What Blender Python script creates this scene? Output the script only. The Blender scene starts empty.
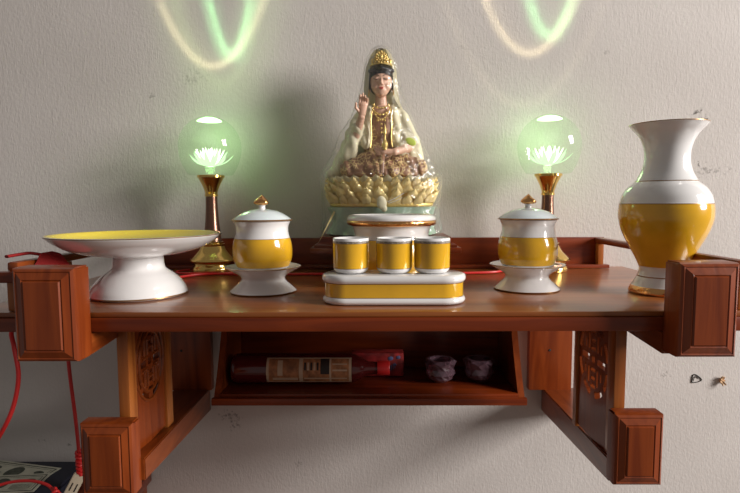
import bpy, bmesh, math, random
from math import sin, cos, pi, sqrt, atan2, exp
from mathutils import Vector, Matrix, noise
random.seed(7)
SC = bpy.context.scene
COL = SC.collection

# ------------------------------------------------------------------ materials
def new_mat(name):
    m = bpy.data.materials.new(name); m.use_nodes = True
    return m, m.node_tree, m.node_tree.nodes['Principled BSDF']
def plain(name, col, rough=.5, metal=0, coat=0, spec=.5, trans=0, ior=1.5, emis=None, es=0, sub=0, bump=0, bscale=200, vary=0, vscale=30):
    m, t, b = new_mat(name)
    b.inputs['Base Color'].default_value = (*col, 1)
    b.inputs['Roughness'].default_value = rough
    b.inputs['Metallic'].default_value = metal
    b.inputs['Coat Weight'].default_value = coat
    b.inputs['Coat Roughness'].default_value = .06
    b.inputs['Specular IOR Level'].default_value = spec
    b.inputs['Transmission Weight'].default_value = trans
    b.inputs['IOR'].default_value = ior
    if emis:
        b.inputs['Emission Color'].default_value = (*emis, 1); b.inputs['Emission Strength'].default_value = es
    tc = t.nodes.new('ShaderNodeTexCoord')
    if vary:
        n = t.nodes.new('ShaderNodeTexNoise'); n.inputs['Scale'].default_value = vscale; n.inputs['Detail'].default_value = 4
        t.links.new(tc.outputs['Object'], n.inputs['Vector'])
        r = t.nodes.new('ShaderNodeValToRGB')
        r.color_ramp.elements[0].position = .3; r.color_ramp.elements[1].position = .7
        r.color_ramp.elements[0].color = (*[max(0, c*(1-vary)) for c in col], 1)
        r.color_ramp.elements[1].color = (*[min(1, c*(1+vary)) for c in col], 1)
        t.links.new(n.outputs['Fac'], r.inputs['Fac']); t.links.new(r.outputs['Color'], b.inputs['Base Color'])
    if bump:
        n = t.nodes.new('ShaderNodeTexNoise'); n.inputs['Scale'].default_value = bscale; n.inputs['Detail'].default_value = 3
        t.links.new(tc.outputs['Object'], n.inputs['Vector'])
        bp = t.nodes.new('ShaderNodeBump'); bp.inputs['Strength'].default_value = bump; bp.inputs['Distance'].default_value = .002
        t.links.new(n.outputs['Fac'], bp.inputs['Height']); t.links.new(bp.outputs['Normal'], b.inputs['Normal'])
    return m
def wood(name, dark, light, stretch=(3, 40, 40), rough=.34, coat=.3):
    m, t, b = new_mat(name)
    tc = t.nodes.new('ShaderNodeTexCoord'); mp = t.nodes.new('ShaderNodeMapping')
    mp.inputs['Scale'].default_value = stretch
    t.links.new(tc.outputs['Object'], mp.inputs['Vector'])
    n = t.nodes.new('ShaderNodeTexNoise'); n.inputs['Scale'].default_value = 1.4; n.inputs['Detail'].default_value = 7; n.inputs['Distortion'].default_value = 1.2
    t.links.new(mp.outputs['Vector'], n.inputs['Vector'])
    r = t.nodes.new('ShaderNodeValToRGB')
    r.color_ramp.elements[0].position = .32; r.color_ramp.elements[1].position = .72
    r.color_ramp.elements[0].color = (*dark, 1); r.color_ramp.elements[1].color = (*light, 1)
    t.links.new(n.outputs['Fac'], r.inputs['Fac']); t.links.new(r.outputs['Color'], b.inputs['Base Color'])
    b.inputs['Roughness'].default_value = rough
    b.inputs['Coat Weight'].default_value = coat; b.inputs['Coat Roughness'].default_value = .18; b.inputs['Specular IOR Level'].default_value = .35
    bp = t.nodes.new('ShaderNodeBump'); bp.inputs['Strength'].default_value = .12; bp.inputs['Distance'].default_value = .002
    t.links.new(n.outputs['Fac'], bp.inputs['Height']); t.links.new(bp.outputs['Normal'], b.inputs['Normal'])
    return m
M = {}
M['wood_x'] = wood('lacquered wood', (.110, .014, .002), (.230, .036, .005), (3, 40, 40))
M['wood_top'] = wood('lacquered wood top', (.19, .048, .010), (.36, .115, .027), (2.5, 30, 30), .30, .5)  # plank wood again, brighter: light reflected off its top is in the colour
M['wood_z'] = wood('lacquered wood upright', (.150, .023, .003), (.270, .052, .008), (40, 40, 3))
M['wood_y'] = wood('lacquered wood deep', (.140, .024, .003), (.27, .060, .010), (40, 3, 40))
M['wood_lit'] = wood('lacquered wood lit copy', (.28, .075, .014), (.46, .15, .03), (40, 40, 3))  # upright wood again, brighter: light on posts and stiles is in the colour
M['porc'] = plain('white porcelain', (.80, .79, .78), .14, coat=.7)
M['porc_blue'] = plain('pale porcelain lid', (.72, .80, .82), .14, coat=.7)
M['yellow'] = plain('yellow glaze', (.70, .385, .018), .16, coat=.7, vary=.10, vscale=25)
M['yellow_lt'] = plain('bright yellow glaze', (.88, .68, .05), .2, coat=.6)
M['gold'] = plain('gold trim', (.80, .42, .16), .22, metal=1, bump=.5, bscale=160)
M['gold_line'] = plain('thin gold line', (.30, .16, .06), .3, metal=.6)
M['grey_pat'] = plain('grey speckled band', (.25, .22, .18), .4, vary=.8, vscale=500)
M['brass'] = plain('brass', (.86, .58, .18), .16, metal=1)
M['copper'] = plain('brown copper stem', (.24, .13, .09), .24, metal=.9)
M['red'] = plain('red cable', (.62, .02, .02), .4)
M['redcloth'] = plain('red cloth', (.30, .006, .006), .8, bump=.4, bscale=300)
M['cream'] = plain('cream mantle', (.70, .65, .46), .5, bump=.2, bscale=60, vary=.08, vscale=20)
M['skin'] = plain('painted skin', (.70, .43, .31), .45)
M['hair'] = plain('black hair paint', (.012, .012, .015), .3, bump=.4, bscale=150)
M['gold_paint'] = plain('gold paint', (.82, .60, .20), .34, metal=.55, bump=.8, bscale=180)
M['gold_pale'] = plain('pale gold petals', (.88, .71, .34), .3, metal=.25, bump=.3, bscale=120, vary=.15, vscale=40)
M['lip'] = plain('painted lips', (.50, .08, .07), .4)
M['brow'] = plain('painted brow', (.10, .05, .04), .6)
M['jade'] = plain('green base', (.30, .42, .33), .3, coat=.5, vary=.35, vscale=22, bump=.5, bscale=40)
M['darkglass'] = plain('dark red bottle glass', (.10, .010, .010), .12, coat=.6)
M['label'] = plain('ornate label', (.42, .17, .07), .6, vary=.5, vscale=90)
M['label_cream'] = plain('label border', (.60, .42, .28), .6)
M['label_dark'] = plain('label dark block', (.03, .02, .015), .6)
M['packet'] = plain('red packet', (.35, .03, .03), .35, vary=.6, vscale=60)
M['packet_blue'] = plain('packet blue print', (.12, .14, .30), .5)
M['crystal'] = plain('faceted violet glass', (.34, .20, .25), .06, trans=.75, coat=.5)
M['navy'] = plain('navy case', (.012, .014, .028), .6)
M['note'] = plain('pale banknote paper', (.50, .50, .40), .8, vary=.12, vscale=60)
M['note_ink'] = plain('banknote ink', (.07, .08, .06), .8, vary=.5, vscale=150)
M['plug'] = plain('cream plastic', (.60, .52, .38), .5)
M['dark'] = plain('dark slot', (.02, .018, .015), .7)
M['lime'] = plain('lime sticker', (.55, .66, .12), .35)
M['plugwood'] = plain('splintered wood', (.50, .32, .18), .8, vary=.5, vscale=150)
M['lotusglow'] = plain('glowing etched lotus', (.03, .04, .03), .8, spec=0, emis=(.66, 1.0, .56), es=1.35)
M['lotuscore'] = plain('glowing lotus heart', (.03, .04, .03), .8, spec=0, emis=(.88, 1.0, .80), es=2.6)
M['reflglow'] = plain('lotus reflection glow', (.9, 1, .9), .5, emis=(.50, 1.0, .42), es=2.6)  # emission stands for lotus light reflected at the top of the globe

def dress_mat():
    m, t, b = new_mat('brown dress with gold pattern')
    tc = t.nodes.new('ShaderNodeTexCoord')
    v = t.nodes.new('ShaderNodeTexVoronoi'); v.inputs['Scale'].default_value = 150; v.feature = 'DISTANCE_TO_EDGE'
    n = t.nodes.new('ShaderNodeTexNoise'); n.inputs['Scale'].default_value = 45
    t.links.new(tc.outputs['Object'], v.inputs['Vector']); t.links.new(tc.outputs['Object'], n.inputs['Vector'])
    a = t.nodes.new('ShaderNodeMath'); a.operation = 'LESS_THAN'; a.inputs[1].default_value = .07
    c = t.nodes.new('ShaderNodeMath'); c.operation = 'GREATER_THAN'; c.inputs[1].default_value = .47
    d = t.nodes.new('ShaderNodeMath'); d.operation = 'MULTIPLY'
    t.links.new(v.outputs['Distance'], a.inputs[0]); t.links.new(n.outputs['Fac'], c.inputs[0])
    t.links.new(a.outputs[0], d.inputs[0]); t.links.new(c.outputs[0], d.inputs[1])
    mx = t.nodes.new('ShaderNodeMix'); mx.data_type = 'RGBA'
    mx.inputs['A'].default_value = (.30, .155, .09, 1); mx.inputs['B'].default_value = (.82, .62, .30, 1)
    t.links.new(d.outputs[0], mx.inputs['Factor']); t.links.new(mx.outputs['Result'], b.inputs['Base Color'])
    b.inputs['Roughness'].default_value = .4
    return m
M['dress'] = dress_mat()

def film_mat(name, glossfac, milk, bump):
    m = bpy.data.materials.new(name); m.use_nodes = True; t = m.node_tree; t.nodes.clear()
    o = t.nodes.new('ShaderNodeOutputMaterial')
    tr = t.nodes.new('ShaderNodeBsdfTransparent'); gl = t.nodes.new('ShaderNodeBsdfGlossy'); df = t.nodes.new('ShaderNodeBsdfTranslucent')
    gl.inputs['Roughness'].default_value = .12
    df.inputs['Color'].default_value = (.9, .9, .88, 1)
    m1 = t.nodes.new('ShaderNodeMixShader'); m2 = t.nodes.new('ShaderNodeMixShader')
    lw = t.nodes.new('ShaderNodeLayerWeight'); lw.inputs['Blend'].default_value = .25
    mm = t.nodes.new('ShaderNodeMath'); mm.operation = 'MULTIPLY_ADD'; mm.inputs[1].default_value = .16; mm.inputs[2].default_value = glossfac
    tc = t.nodes.new('ShaderNodeTexCoord'); n = t.nodes.new('ShaderNodeTexNoise'); n.inputs['Scale'].default_value = 28; n.inputs['Detail'].default_value = 3; n.inputs['Distortion'].default_value = 1.5
    bp = t.nodes.new('ShaderNodeBump'); bp.inputs['Strength'].default_value = bump; bp.inputs['Distance'].default_value = .006
    L = t.links.new
    L(tc.outputs['Object'], n.inputs['Vector']); L(n.outputs['Fac'], bp.inputs['Height'])
    L(bp.outputs['Normal'], gl.inputs['Normal']); L(bp.outputs['Normal'], lw.inputs['Normal'])
    m1.inputs[0].default_value = milk
    L(tr.outputs[0], m1.inputs[1]); L(df.outputs[0], m1.inputs[2])
    L(lw.outputs['Fresnel'], mm.inputs[0]); L(mm.outputs[0], m2.inputs[0])
    L(m1.outputs[0], m2.inputs[1]); L(gl.outputs[0], m2.inputs[2]); L(m2.outputs[0], o.inputs['Surface'])
    return m
M['film'] = film_mat('clear plastic film', .055, .06, 1.6)
def globe_mat():
    m = bpy.data.materials.new('clear crystal globe'); m.use_nodes = True; t = m.node_tree; t.nodes.clear()
    o = t.nodes.new('ShaderNodeOutputMaterial')
    tr = t.nodes.new('ShaderNodeBsdfTransparent'); tr.inputs['Color'].default_value = (.93, .97, .92, 1)
    gl = t.nodes.new('ShaderNodeBsdfGlossy'); gl.inputs['Roughness'].default_value = .03
    lw = t.nodes.new('ShaderNodeLayerWeight'); lw.inputs['Blend'].default_value = .5
    a = t.nodes.new('ShaderNodeMath'); a.operation = 'POWER'; a.inputs[1].default_value = 5
    b = t.nodes.new('ShaderNodeMath'); b.operation = 'MULTIPLY_ADD'; b.inputs[1].default_value = .30; b.inputs[2].default_value = .035
    df = t.nodes.new('ShaderNodeBsdfTranslucent'); df.inputs['Color'].default_value = (.9, 1, .9, 1)
    ms = t.nodes.new('ShaderNodeMixShader'); ms.inputs[0].default_value = .03
    mx = t.nodes.new('ShaderNodeMixShader')
    L = t.links.new
    L(lw.outputs['Facing'], a.inputs[0]); L(a.outputs[0], b.inputs[0]); L(b.outputs[0], mx.inputs[0])
    L(tr.outputs[0], ms.inputs[1]); L(df.outputs[0], ms.inputs[2])
    L(ms.outputs[0], mx.inputs[1]); L(gl.outputs[0], mx.inputs[2]); L(mx.outputs[0], o.inputs['Surface'])
    return m
M['globe'] = globe_mat()

def wall_mat():
    m, t, b = new_mat('painted plaster wall')
    L = t.links.new; N = t.nodes.new
    tc = N('ShaderNodeTexCoord')
    mp = N('ShaderNodeMapping'); mp.inputs['Scale'].default_value = (260, 260, 45)
    L(tc.outputs['Object'], mp.inputs['Vector'])
    n1 = N('ShaderNodeTexNoise'); n1.inputs['Scale'].default_value = 1.6; n1.inputs['Detail'].default_value = 5; n1.inputs['Distortion'].default_value = .8
    L(mp.outputs['Vector'], n1.inputs['Vector'])
    n2 = N('ShaderNodeTexNoise'); n2.inputs['Scale'].default_value = 170; n2.inputs['Detail'].default_value = 4
    L(tc.outputs['Object'], n2.inputs['Vector'])
    n3 = N('ShaderNodeTexNoise'); n3.inputs['Scale'].default_value = 4; n3.inputs['Detail'].default_value = 5
    L(tc.outputs['Object'], n3.inputs['Vector'])
    ad = N('ShaderNodeMath'); ad.operation = 'ADD'; L(n1.outputs['Fac'], ad.inputs[0]); L(n2.outputs['Fac'], ad.inputs[1])
    bp = N('ShaderNodeBump'); bp.inputs['Strength'].default_value = .26; bp.inputs['Distance'].default_value = .0020
    L(ad.outputs[0], bp.inputs['Height']); L(bp.outputs['Normal'], b.inputs['Normal'])
    r = N('ShaderNodeValToRGB'); r.color_ramp.elements[0].position = .3; r.color_ramp.elements[1].position = .7
    r.color_ramp.elements[0].color = (.57, .53, .50, 1); r.color_ramp.elements[1].color = (.645, .605, .575, 1)
    L(n3.outputs['Fac'], r.inputs['Fac'])
    col = r.outputs['Color']
    # chips, nail holes and peeled spots: (x, z, radius, darkness, sx)
    MK = [(.608, .290, .006, .8, 2.4), (.622, .278, .0045, .85, 1), (.612, .195, .0045, .85, .5), (.63, .182, .012, .45, 3),
          (.565, -.213, .010, .35, 1), (-.287, -.296, .012, .6, 1.4), (-.28, -.312, .012, .6, 1), (-.153, -.392, .007, .5, 1),
          (-.345, .36, .012, .25, 2.5), (-.56, .51, .008, .4, 1), (-.42, .325, .012, .35, .5), (.17, .41, .010, .2, 2), (-.666, -.346, .006, .6, 1),
          (-.61, -.355, .005, .6, 1), (.08, -.26, .006, .3, 1), (.43, .40, .006, .3, 1), (-.085, .275, .008, .3, .7)]
    sx = N('ShaderNodeSeparateXYZ'); L(tc.outputs['Object'], sx.inputs[0])
    nn = N('ShaderNodeTexNoise'); nn.inputs['Scale'].default_value = 190; nn.inputs['Detail'].default_value = 3; L(tc.outputs['Object'], nn.inputs['Vector'])
    def mth(op, a, bb=None):
        q = N('ShaderNodeMath'); q.operation = op
        for i, v in enumerate((a, bb)):
            if v is None: continue
            if isinstance(v, (int, float)): q.inputs[i].default_value = v
            else: L(v, q.inputs[i])
        return q.outputs[0]
    acc = None
    for (x, z, rad, k, sc) in MK:
        dx = mth('DIVIDE', mth('SUBTRACT', sx.outputs['X'], x), rad*sc); dz = mth('DIVIDE', mth('SUBTRACT', sx.outputs['Z'], z), rad)
        d = mth('SQRT', mth('ADD', mth('MULTIPLY', dx, dx), mth('MULTIPLY', dz, dz)))
        e = mth('SUBTRACT', 1.0, d)
        e = mth('ADD', e, mth('MULTIPLY', mth('SUBTRACT', nn.outputs['Fac'], .56), 6.0))
        q = N('ShaderNodeMath'); q.operation = 'MULTIPLY'; q.use_clamp = True; L(e, q.inputs[0]); q.inputs[1].default_value = 1.0
        near = mth('LESS_THAN', d, 1.5)
        v = mth('MULTIPLY', mth('MULTIPLY', q.outputs[0], near), k)
        acc = v if acc is None else mth('MAXIMUM', acc, v)
    mx = N('ShaderNodeMix'); mx.data_type = 'RGBA'
    L(acc, mx.inputs['Factor']); L(col, mx.inputs['A']); mx.inputs['B'].default_value = (.07, .06, .05, 1)
    L(mx.outputs['Result'], b.inputs['Base Color'])
    b.inputs['Roughness'].default_value = .75; b.inputs['Specular IOR Level'].default_value = .25
    return m
M['wall'] = wall_mat()

# ------------------------------------------------------------------ helpers
def link(name, bm, mats, parent=None, smooth=True, loc=None, autosm=40):
    me = bpy.data.meshes.new(name)
    bmesh.ops.recalc_face_normals(bm, faces=bm.faces)
    if smooth:
        for f in bm.faces: f.smooth = True
        for e in bm.edges:
            if len(e.link_faces) == 2 and e.calc_face_angle(0) > math.radians(autosm): e.smooth = False
    bm.to_mesh(me); bm.free()
    o = bpy.data.objects.new(name, me); COL.objects.link(o)
    for m in (mats if isinstance(mats, (list, tuple)) else [mats]): me.materials.append(m)
    if parent is not None: o.parent = parent
    if loc: o.location = loc
    return o
def empty(name, loc, label, cat, group=None):
    o = bpy.data.objects.new(name, None); COL.objects.link(o); o.location = loc; o.empty_display_size = .02
    return tag(o, label, cat, group)
def tag(o, label, cat, group=None):
    o['label'] = label; o['category'] = cat
    if group: o['group'] = group
    return o
def box(bm, x0, x1, y0, y1, z0, z1, bev=0, mi=0):
    vs = [bm.verts.new((x, y, z)) for z in (z0, z1) for y in (y0, y1) for x in (x0, x1)]
    F = [(0, 1, 3, 2), (4, 6, 7, 5), (0, 4, 5, 1), (2, 3, 7, 6), (0, 2, 6, 4), (1, 5, 7, 3)]
    fs = [bm.faces.new([vs[i] for i in f]) for f in F]
    for f in fs: f.material_index = mi
    if bev:
        es = list({e for f in fs for e in f.edges})
        bmesh.ops.bevel(bm, geom=es, offset=bev, segments=2, affect='EDGES', profile=.6)
    return vs
def hexa(bm, pts, bev=0):
    """pts: 8 corners ordered like box()."""
    vs = [bm.verts.new(p) for p in pts]
    F = [(0, 1, 3, 2), (4, 6, 7, 5), (0, 4, 5, 1), (2, 3, 7, 6), (0, 2, 6, 4), (1, 5, 7, 3)]
    fs = [bm.faces.new([vs[i] for i in f]) for f in F]
    if bev: bmesh.ops.bevel(bm, geom=list({e for f in fs for e in f.edges}), offset=bev, segments=2, affect='EDGES')
def boxo(name, mat, parent, *a, bev=0, smooth=True):
    bm = bmesh.new(); box(bm, *a, bev=bev); return link(name, bm, mat, parent, smooth)
def lathe(bm, prof, n=64, mi=None, sx=1, sy=1, fn=None):
    """prof: list of (r, z) or (r, z, mat index of the band that starts here)."""
    rings = []
    for p in prof:
        r, z = p[0], p[1]
        if r < 1e-6: rings.append([bm.verts.new((0, 0, z))])
        else:
            ring = []
            for i in range(n):
                a = 2*pi*i/n; rr = r if fn is None else r*fn(a, z)
                ring.append(bm.verts.new((rr*cos(a)*sx, rr*sin(a)*sy, z)))
            rings.append(ring)
    for k in range(len(rings)-1):
        A, B = rings[k], rings[k+1]; m = prof[k][2] if len(prof[k]) > 2 else (mi or 0)
        for i in range(n):
            j = (i+1) % n
            if len(A) == 1 and len(B) == 1: break
            if len(A) == 1: f = bm.faces.new((A[0], B[i], B[j]))
            elif len(B) == 1: f = bm.faces.new((A[i], A[j], B[0]))
            else: f = bm.faces.new((A[i], A[j], B[j], B[i]))
            f.material_index = m
def smoothprof(pts, n=6):
    """Catmull-Rom through (r,z,mat) points; keeps the band index."""
    out = []
    for i in range(len(pts)-1):
        p0 = pts[max(0, i-1)]; p1 = pts[i]; p2 = pts[i+1]; p3 = pts[min(len(pts)-1, i+2)]
        for k in range(n):
            t = k/n; q = []
            for c in (0, 1):
                q.append(.5*((2*p1[c])+(-p0[c]+p2[c])*t+(2*p0[c]-5*p1[c]+4*p2[c]-p3[c])*t*t+(-p0[c]+3*p1[c]-3*p2[c]+p3[c])*t**3))
            out.append((max(q[0], 0), q[1], p1[2] if len(p1) > 2 else 0))
    l = pts[-1]; out.append((l[0], l[1], l[2] if len(l) > 2 else 0))
    return out
def catmull(pts, n=8):
    P = [Vector(p) for p in pts]; out = []
    for i in range(len(P)-1):
        p0 = P[max(0, i-1)]; p1 = P[i]; p2 = P[i+1]; p3 = P[min(len(P)-1, i+2)]
        for k in range(n):
            t = k/n
            out.append(.5*((2*p1)+(-p0+p2)*t+(2*p0-5*p1+4*p2-p3)*t*t+(-p0+3*p1-3*p2+p3)*t**3))
    out.append(P[-1]); return out
def tube(bm, pts, r, n=8, smooth=8, r2=None, flat=1.0, mi=0):
    P = catmull(pts, smooth) if smooth else [Vector(p) for p in pts]
    R = r if callable(r) else (lambda t: r if r2 is None else r+(r2-r)*t)
    rings = []; up = Vector((0, 0, 1)); prev = None
    for i, p in enumerate(P):
        t = (P[min(i+1, len(P)-1)]-P[max(i-1, 0)]).normalized()
        if prev is None:
            a = up if abs(t.z) < .9 else Vector((1, 0, 0)); s = t.cross(a).normalized()
        else:
            s = (prev-t*prev.dot(t)).normalized()
        prev = s; u = s.cross(t); rr = R(i/(len(P)-1))
        rings.append([bm.verts.new(p+s*cos(2*pi*k/n)*rr+u*sin(2*pi*k/n)*rr*flat) for k in range(n)])
    for A, B in zip(rings, rings[1:]):
        for k in range(n):
            f = bm.faces.new((A[k], A[(k+1) % n], B[(k+1) % n], B[k])); f.material_index = mi
    for e, rv in ((rings[0], True), (rings[-1], False)):
        f = bm.faces.new(e[::-1] if rv else e); f.material_index = mi
def ell(bm, c, r, rot=None, u=20, v=14, mi=0):
    mt = Matrix.Translation(c)
    if rot: mt = mt @ Matrix.Rotation(rot[1], 4, rot[0])
    mt = mt @ Matrix.Diagonal((*r, 1))
    g = bmesh.ops.create_uvsphere(bm, u_segments=u, v_segments=v, radius=1, matrix=mt)
    for x in g['verts']:
        for f in x.link_faces: f.material_index = mi
def capsule(bm, a, b, ra, rb, k=7):
    a = Vector(a); b = Vector(b)
    for i in range(k+1):
        t = i/k; ell(bm, a.lerp(b, t), (ra+(rb-ra)*t,)*3, u=14, v=10)
def bake_remesh(name, bm, mat, parent, voxel=.002, sm=4, disp=None):
    me = bpy.data.meshes.new(name+'_src'); bm.to_mesh(me); bm.free()
    tmp = bpy.data.objects.new(name+'_src', me); COL.objects.link(tmp)
    md = tmp.modifiers.new('r', 'REMESH'); md.mode = 'VOXEL'; md.voxel_size = voxel
    s = tmp.modifiers.new('s', 'SMOOTH'); s.iterations = sm; s.factor = .6
    dg = bpy.context.evaluated_depsgraph_get()
    nm = bpy.data.meshes.new_from_object(tmp.evaluated_get(dg)); nm.name = name
    bpy.data.objects.remove(tmp); bpy.data.meshes.remove(me)
    nm.materials.clear(); nm.materials.append(mat)
    if disp:
        for v in nm.vertices: v.co = disp(v.co.copy(), v.normal.copy())
    for p in nm.polygons: p.use_smooth = True
    o = bpy.data.objects.new(name, nm); COL.objects.link(o); o.parent = parent
    return o
def copy_tree(o, parent=None):
    c = o.copy(); COL.objects.link(c); c.parent = parent
    for ch in list(o.children): copy_tree(ch, c)
    return c

# ------------------------------------------------------------------ setting
WY = -.04                                  # face of the wall
bm = bmesh.new(); box(bm, -2.2, 2.2, WY, WY+.12, -1.25, 1.35)
w = link('wall_back', bm, M['wall'], smooth=False); w['kind'] = 'structure'
bm = bmesh.new(); box(bm, -2.2, 2.2, -3.2, WY, -1.30, -1.25)
fl = link('floor', bm, plain('tiled floor', (.14, .10, .075), .35, vary=.1, vscale=3), smooth=False); fl['kind'] = 'structure'

# ------------------------------------------------------------------ altar shelf
S = empty('altar_shelf', (0, WY, 0), 'red-brown lacquered wooden altar shelf bracketed to the wall, carrying the ceramics', 'shelf')
def sh(name, mat, *a, bev=.001, parent=S):
    bm = bmesh.new(); a = list(a); a[2] -= WY; a[3] -= WY; box(bm, *a, bev=bev); return link(name, bm, mat, parent)
PF = -.466                                  # front edge of the plank
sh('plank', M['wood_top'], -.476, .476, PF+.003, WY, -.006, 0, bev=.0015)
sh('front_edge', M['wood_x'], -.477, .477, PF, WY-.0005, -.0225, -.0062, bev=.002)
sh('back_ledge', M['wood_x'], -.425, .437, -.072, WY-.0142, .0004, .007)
sh('back_rail', M['wood_x'], -.433, .433, WY-.0140, WY, .0004, .057)
for s in (-1, 1):
    bm = bmesh.new(); xs = sorted((s*.415, s*.428))
    box(bm, xs[0], xs[1], -.452-WY, WY-.0145-WY, .046, .057, bev=.003)
    link('side_rail', bm, M['wood_y'], S)
    bm = bmesh.new(); xs = sorted((s*.384, s*.474))
    box(bm, xs[0], xs[1], -.464-WY, -.4525-WY, .034, .047, bev=.0025)
    link('end_rail', bm, M['wood_x'], S)
    for y in (-.345, -.0615, -.449):
        xs = sorted((s*.4165, s*.4265))
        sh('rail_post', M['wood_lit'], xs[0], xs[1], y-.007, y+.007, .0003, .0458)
def frustum_block(name, x0, x1, y0, y1, z0, z1, inset=.0125, fr=.010, dep=.010, stock=.0):
    """raised-panel block: outer frame bevelled back from a flat field, pyramid-like"""
    bm = bmesh.new()
    y0 -= WY; y1 -= WY
    b = .003
    def ring(d, y): return [bm.verts.new(p) for p in ((x0+d, y, z0+d), (x1-d, y, z0+d), (x1-d, y, z1-d), (x0+d, y, z1-d))]
    R = [ring(.0, y1), ring(0, y0+dep), ring(.0015, y0+dep*.55), ring(.004, y0+dep*.35), ring(.0052, y0+dep*.42), ring(inset, y0+.001), ring(inset+.0015, y0+.0018), ring(inset+.003, y0)]
    bm.faces.new(R[0])
    for A, B in zip(R, R[1:]):
        for k in range(4): bm.faces.new((A[k], A[(k+1) % 4], B[(k+1) % 4], B[k]))
    bm.faces.new(R[-1][::-1])
    es = [e for e in bm.edges if e.verts[0].co.y != e.verts[1].co.y and abs(e.verts[0].co.y-e.verts[1].co.y) > .004 and min(e.verts[0].co.y, e.verts[1].co.y) >= y0+dep-.0001]
    bmesh.ops.bevel(bm, geom=es, offset=.002, segments=2, affect='EDGES')
    return link(name, bm, M['wood_z'], S, autosm=25)
frustum_block('arm_end_block', -.3940, -.3250, -.500, -.4665, -.0490, .0555)
frustum_block('arm_end_block', .3260, .3905, -.500, -.4665, -.0450, .0590)
frustum_block('beam_end_block', -.3690, -.3020, -.430, -.4055, -.2420, -.1475)
frustum_block('beam_end_block', .2945, .3555, -.430, -.4055, -.2280, -.1360)
for s in (-1, 1):
    x0, x1 = sorted((s*.3258, s*.382))
    a = .466; pts = []
    # tapering arm under the plank
    zf, zb = (-.0485, -.040)
    for z, yy in (((zf, zb), None), ((-.0235, -.0235), None)):
        pts += [(x0, -a-WY, z[0]), (x1, -a-WY, z[0]), (x0, -.33-WY, z[1]), (x1, -.33-WY, z[1])]
    bm = bmesh.new(); hexa(bm, pts, .0008); link('shelf_arm', bm, M['wood_y'], S)
    # lower beam, from the wall forward to its end block
    bm = bmesh.new()
    xi, xo, xiw, xow = .2970, .3460, .326, .395
    P = []
    for zz in ((-.2325, -.2850), (-.2030, -.2395)):
        for (yy, i, q) in ((-.405, xi, xo), (WY, xiw, xow)):
            xa, xb = sorted((s*i, s*q)); z = zz[0] if yy < -.3 else zz[1]
            P += [(xa, yy-WY, z), (xb, yy-WY, z)]
    hexa(bm, P, .0015); link('bracket_beam', bm, M['wood_y'], S)
    # board on the wall
    x0, x1 = (.296, .378) if s > 0 else (-.428, -.318)
    wb = sh('wall_board', M['wood_z'], x0, x1, WY-.016, WY, -.2385, -.0235)
    ym = -.0162
    for (kx, kz) in (((x0+x1)/2-.002, -.16), (x1-.012, -.04)):
        bm = bmesh.new(); m4 = Matrix.Translation((kx, ym, kz)) @ Matrix.Rotation(pi/2, 4, 'X')
        bmesh.ops.create_cone(bm, segments=14, radius1=.0028, radius2=.002, depth=.0015, cap_ends=True, matrix=m4)
        link('screw_head', bm, M['dark'], wb)
    # uprights that frame the carved panel
    x0, x1 = (.3025, .3165) if s > 0 else (-.3285, -.3145)
    bo = 0 if s > 0 else -.020
    zt = -.0236
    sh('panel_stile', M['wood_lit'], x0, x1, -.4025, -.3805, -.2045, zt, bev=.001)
    sh('panel_stile', M['wood_lit'], x0, x1, -.2775 if s > 0 else -.2830, -.2650 if s > 0 else -.2600, -.2150, zt, bev=.001)

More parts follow.
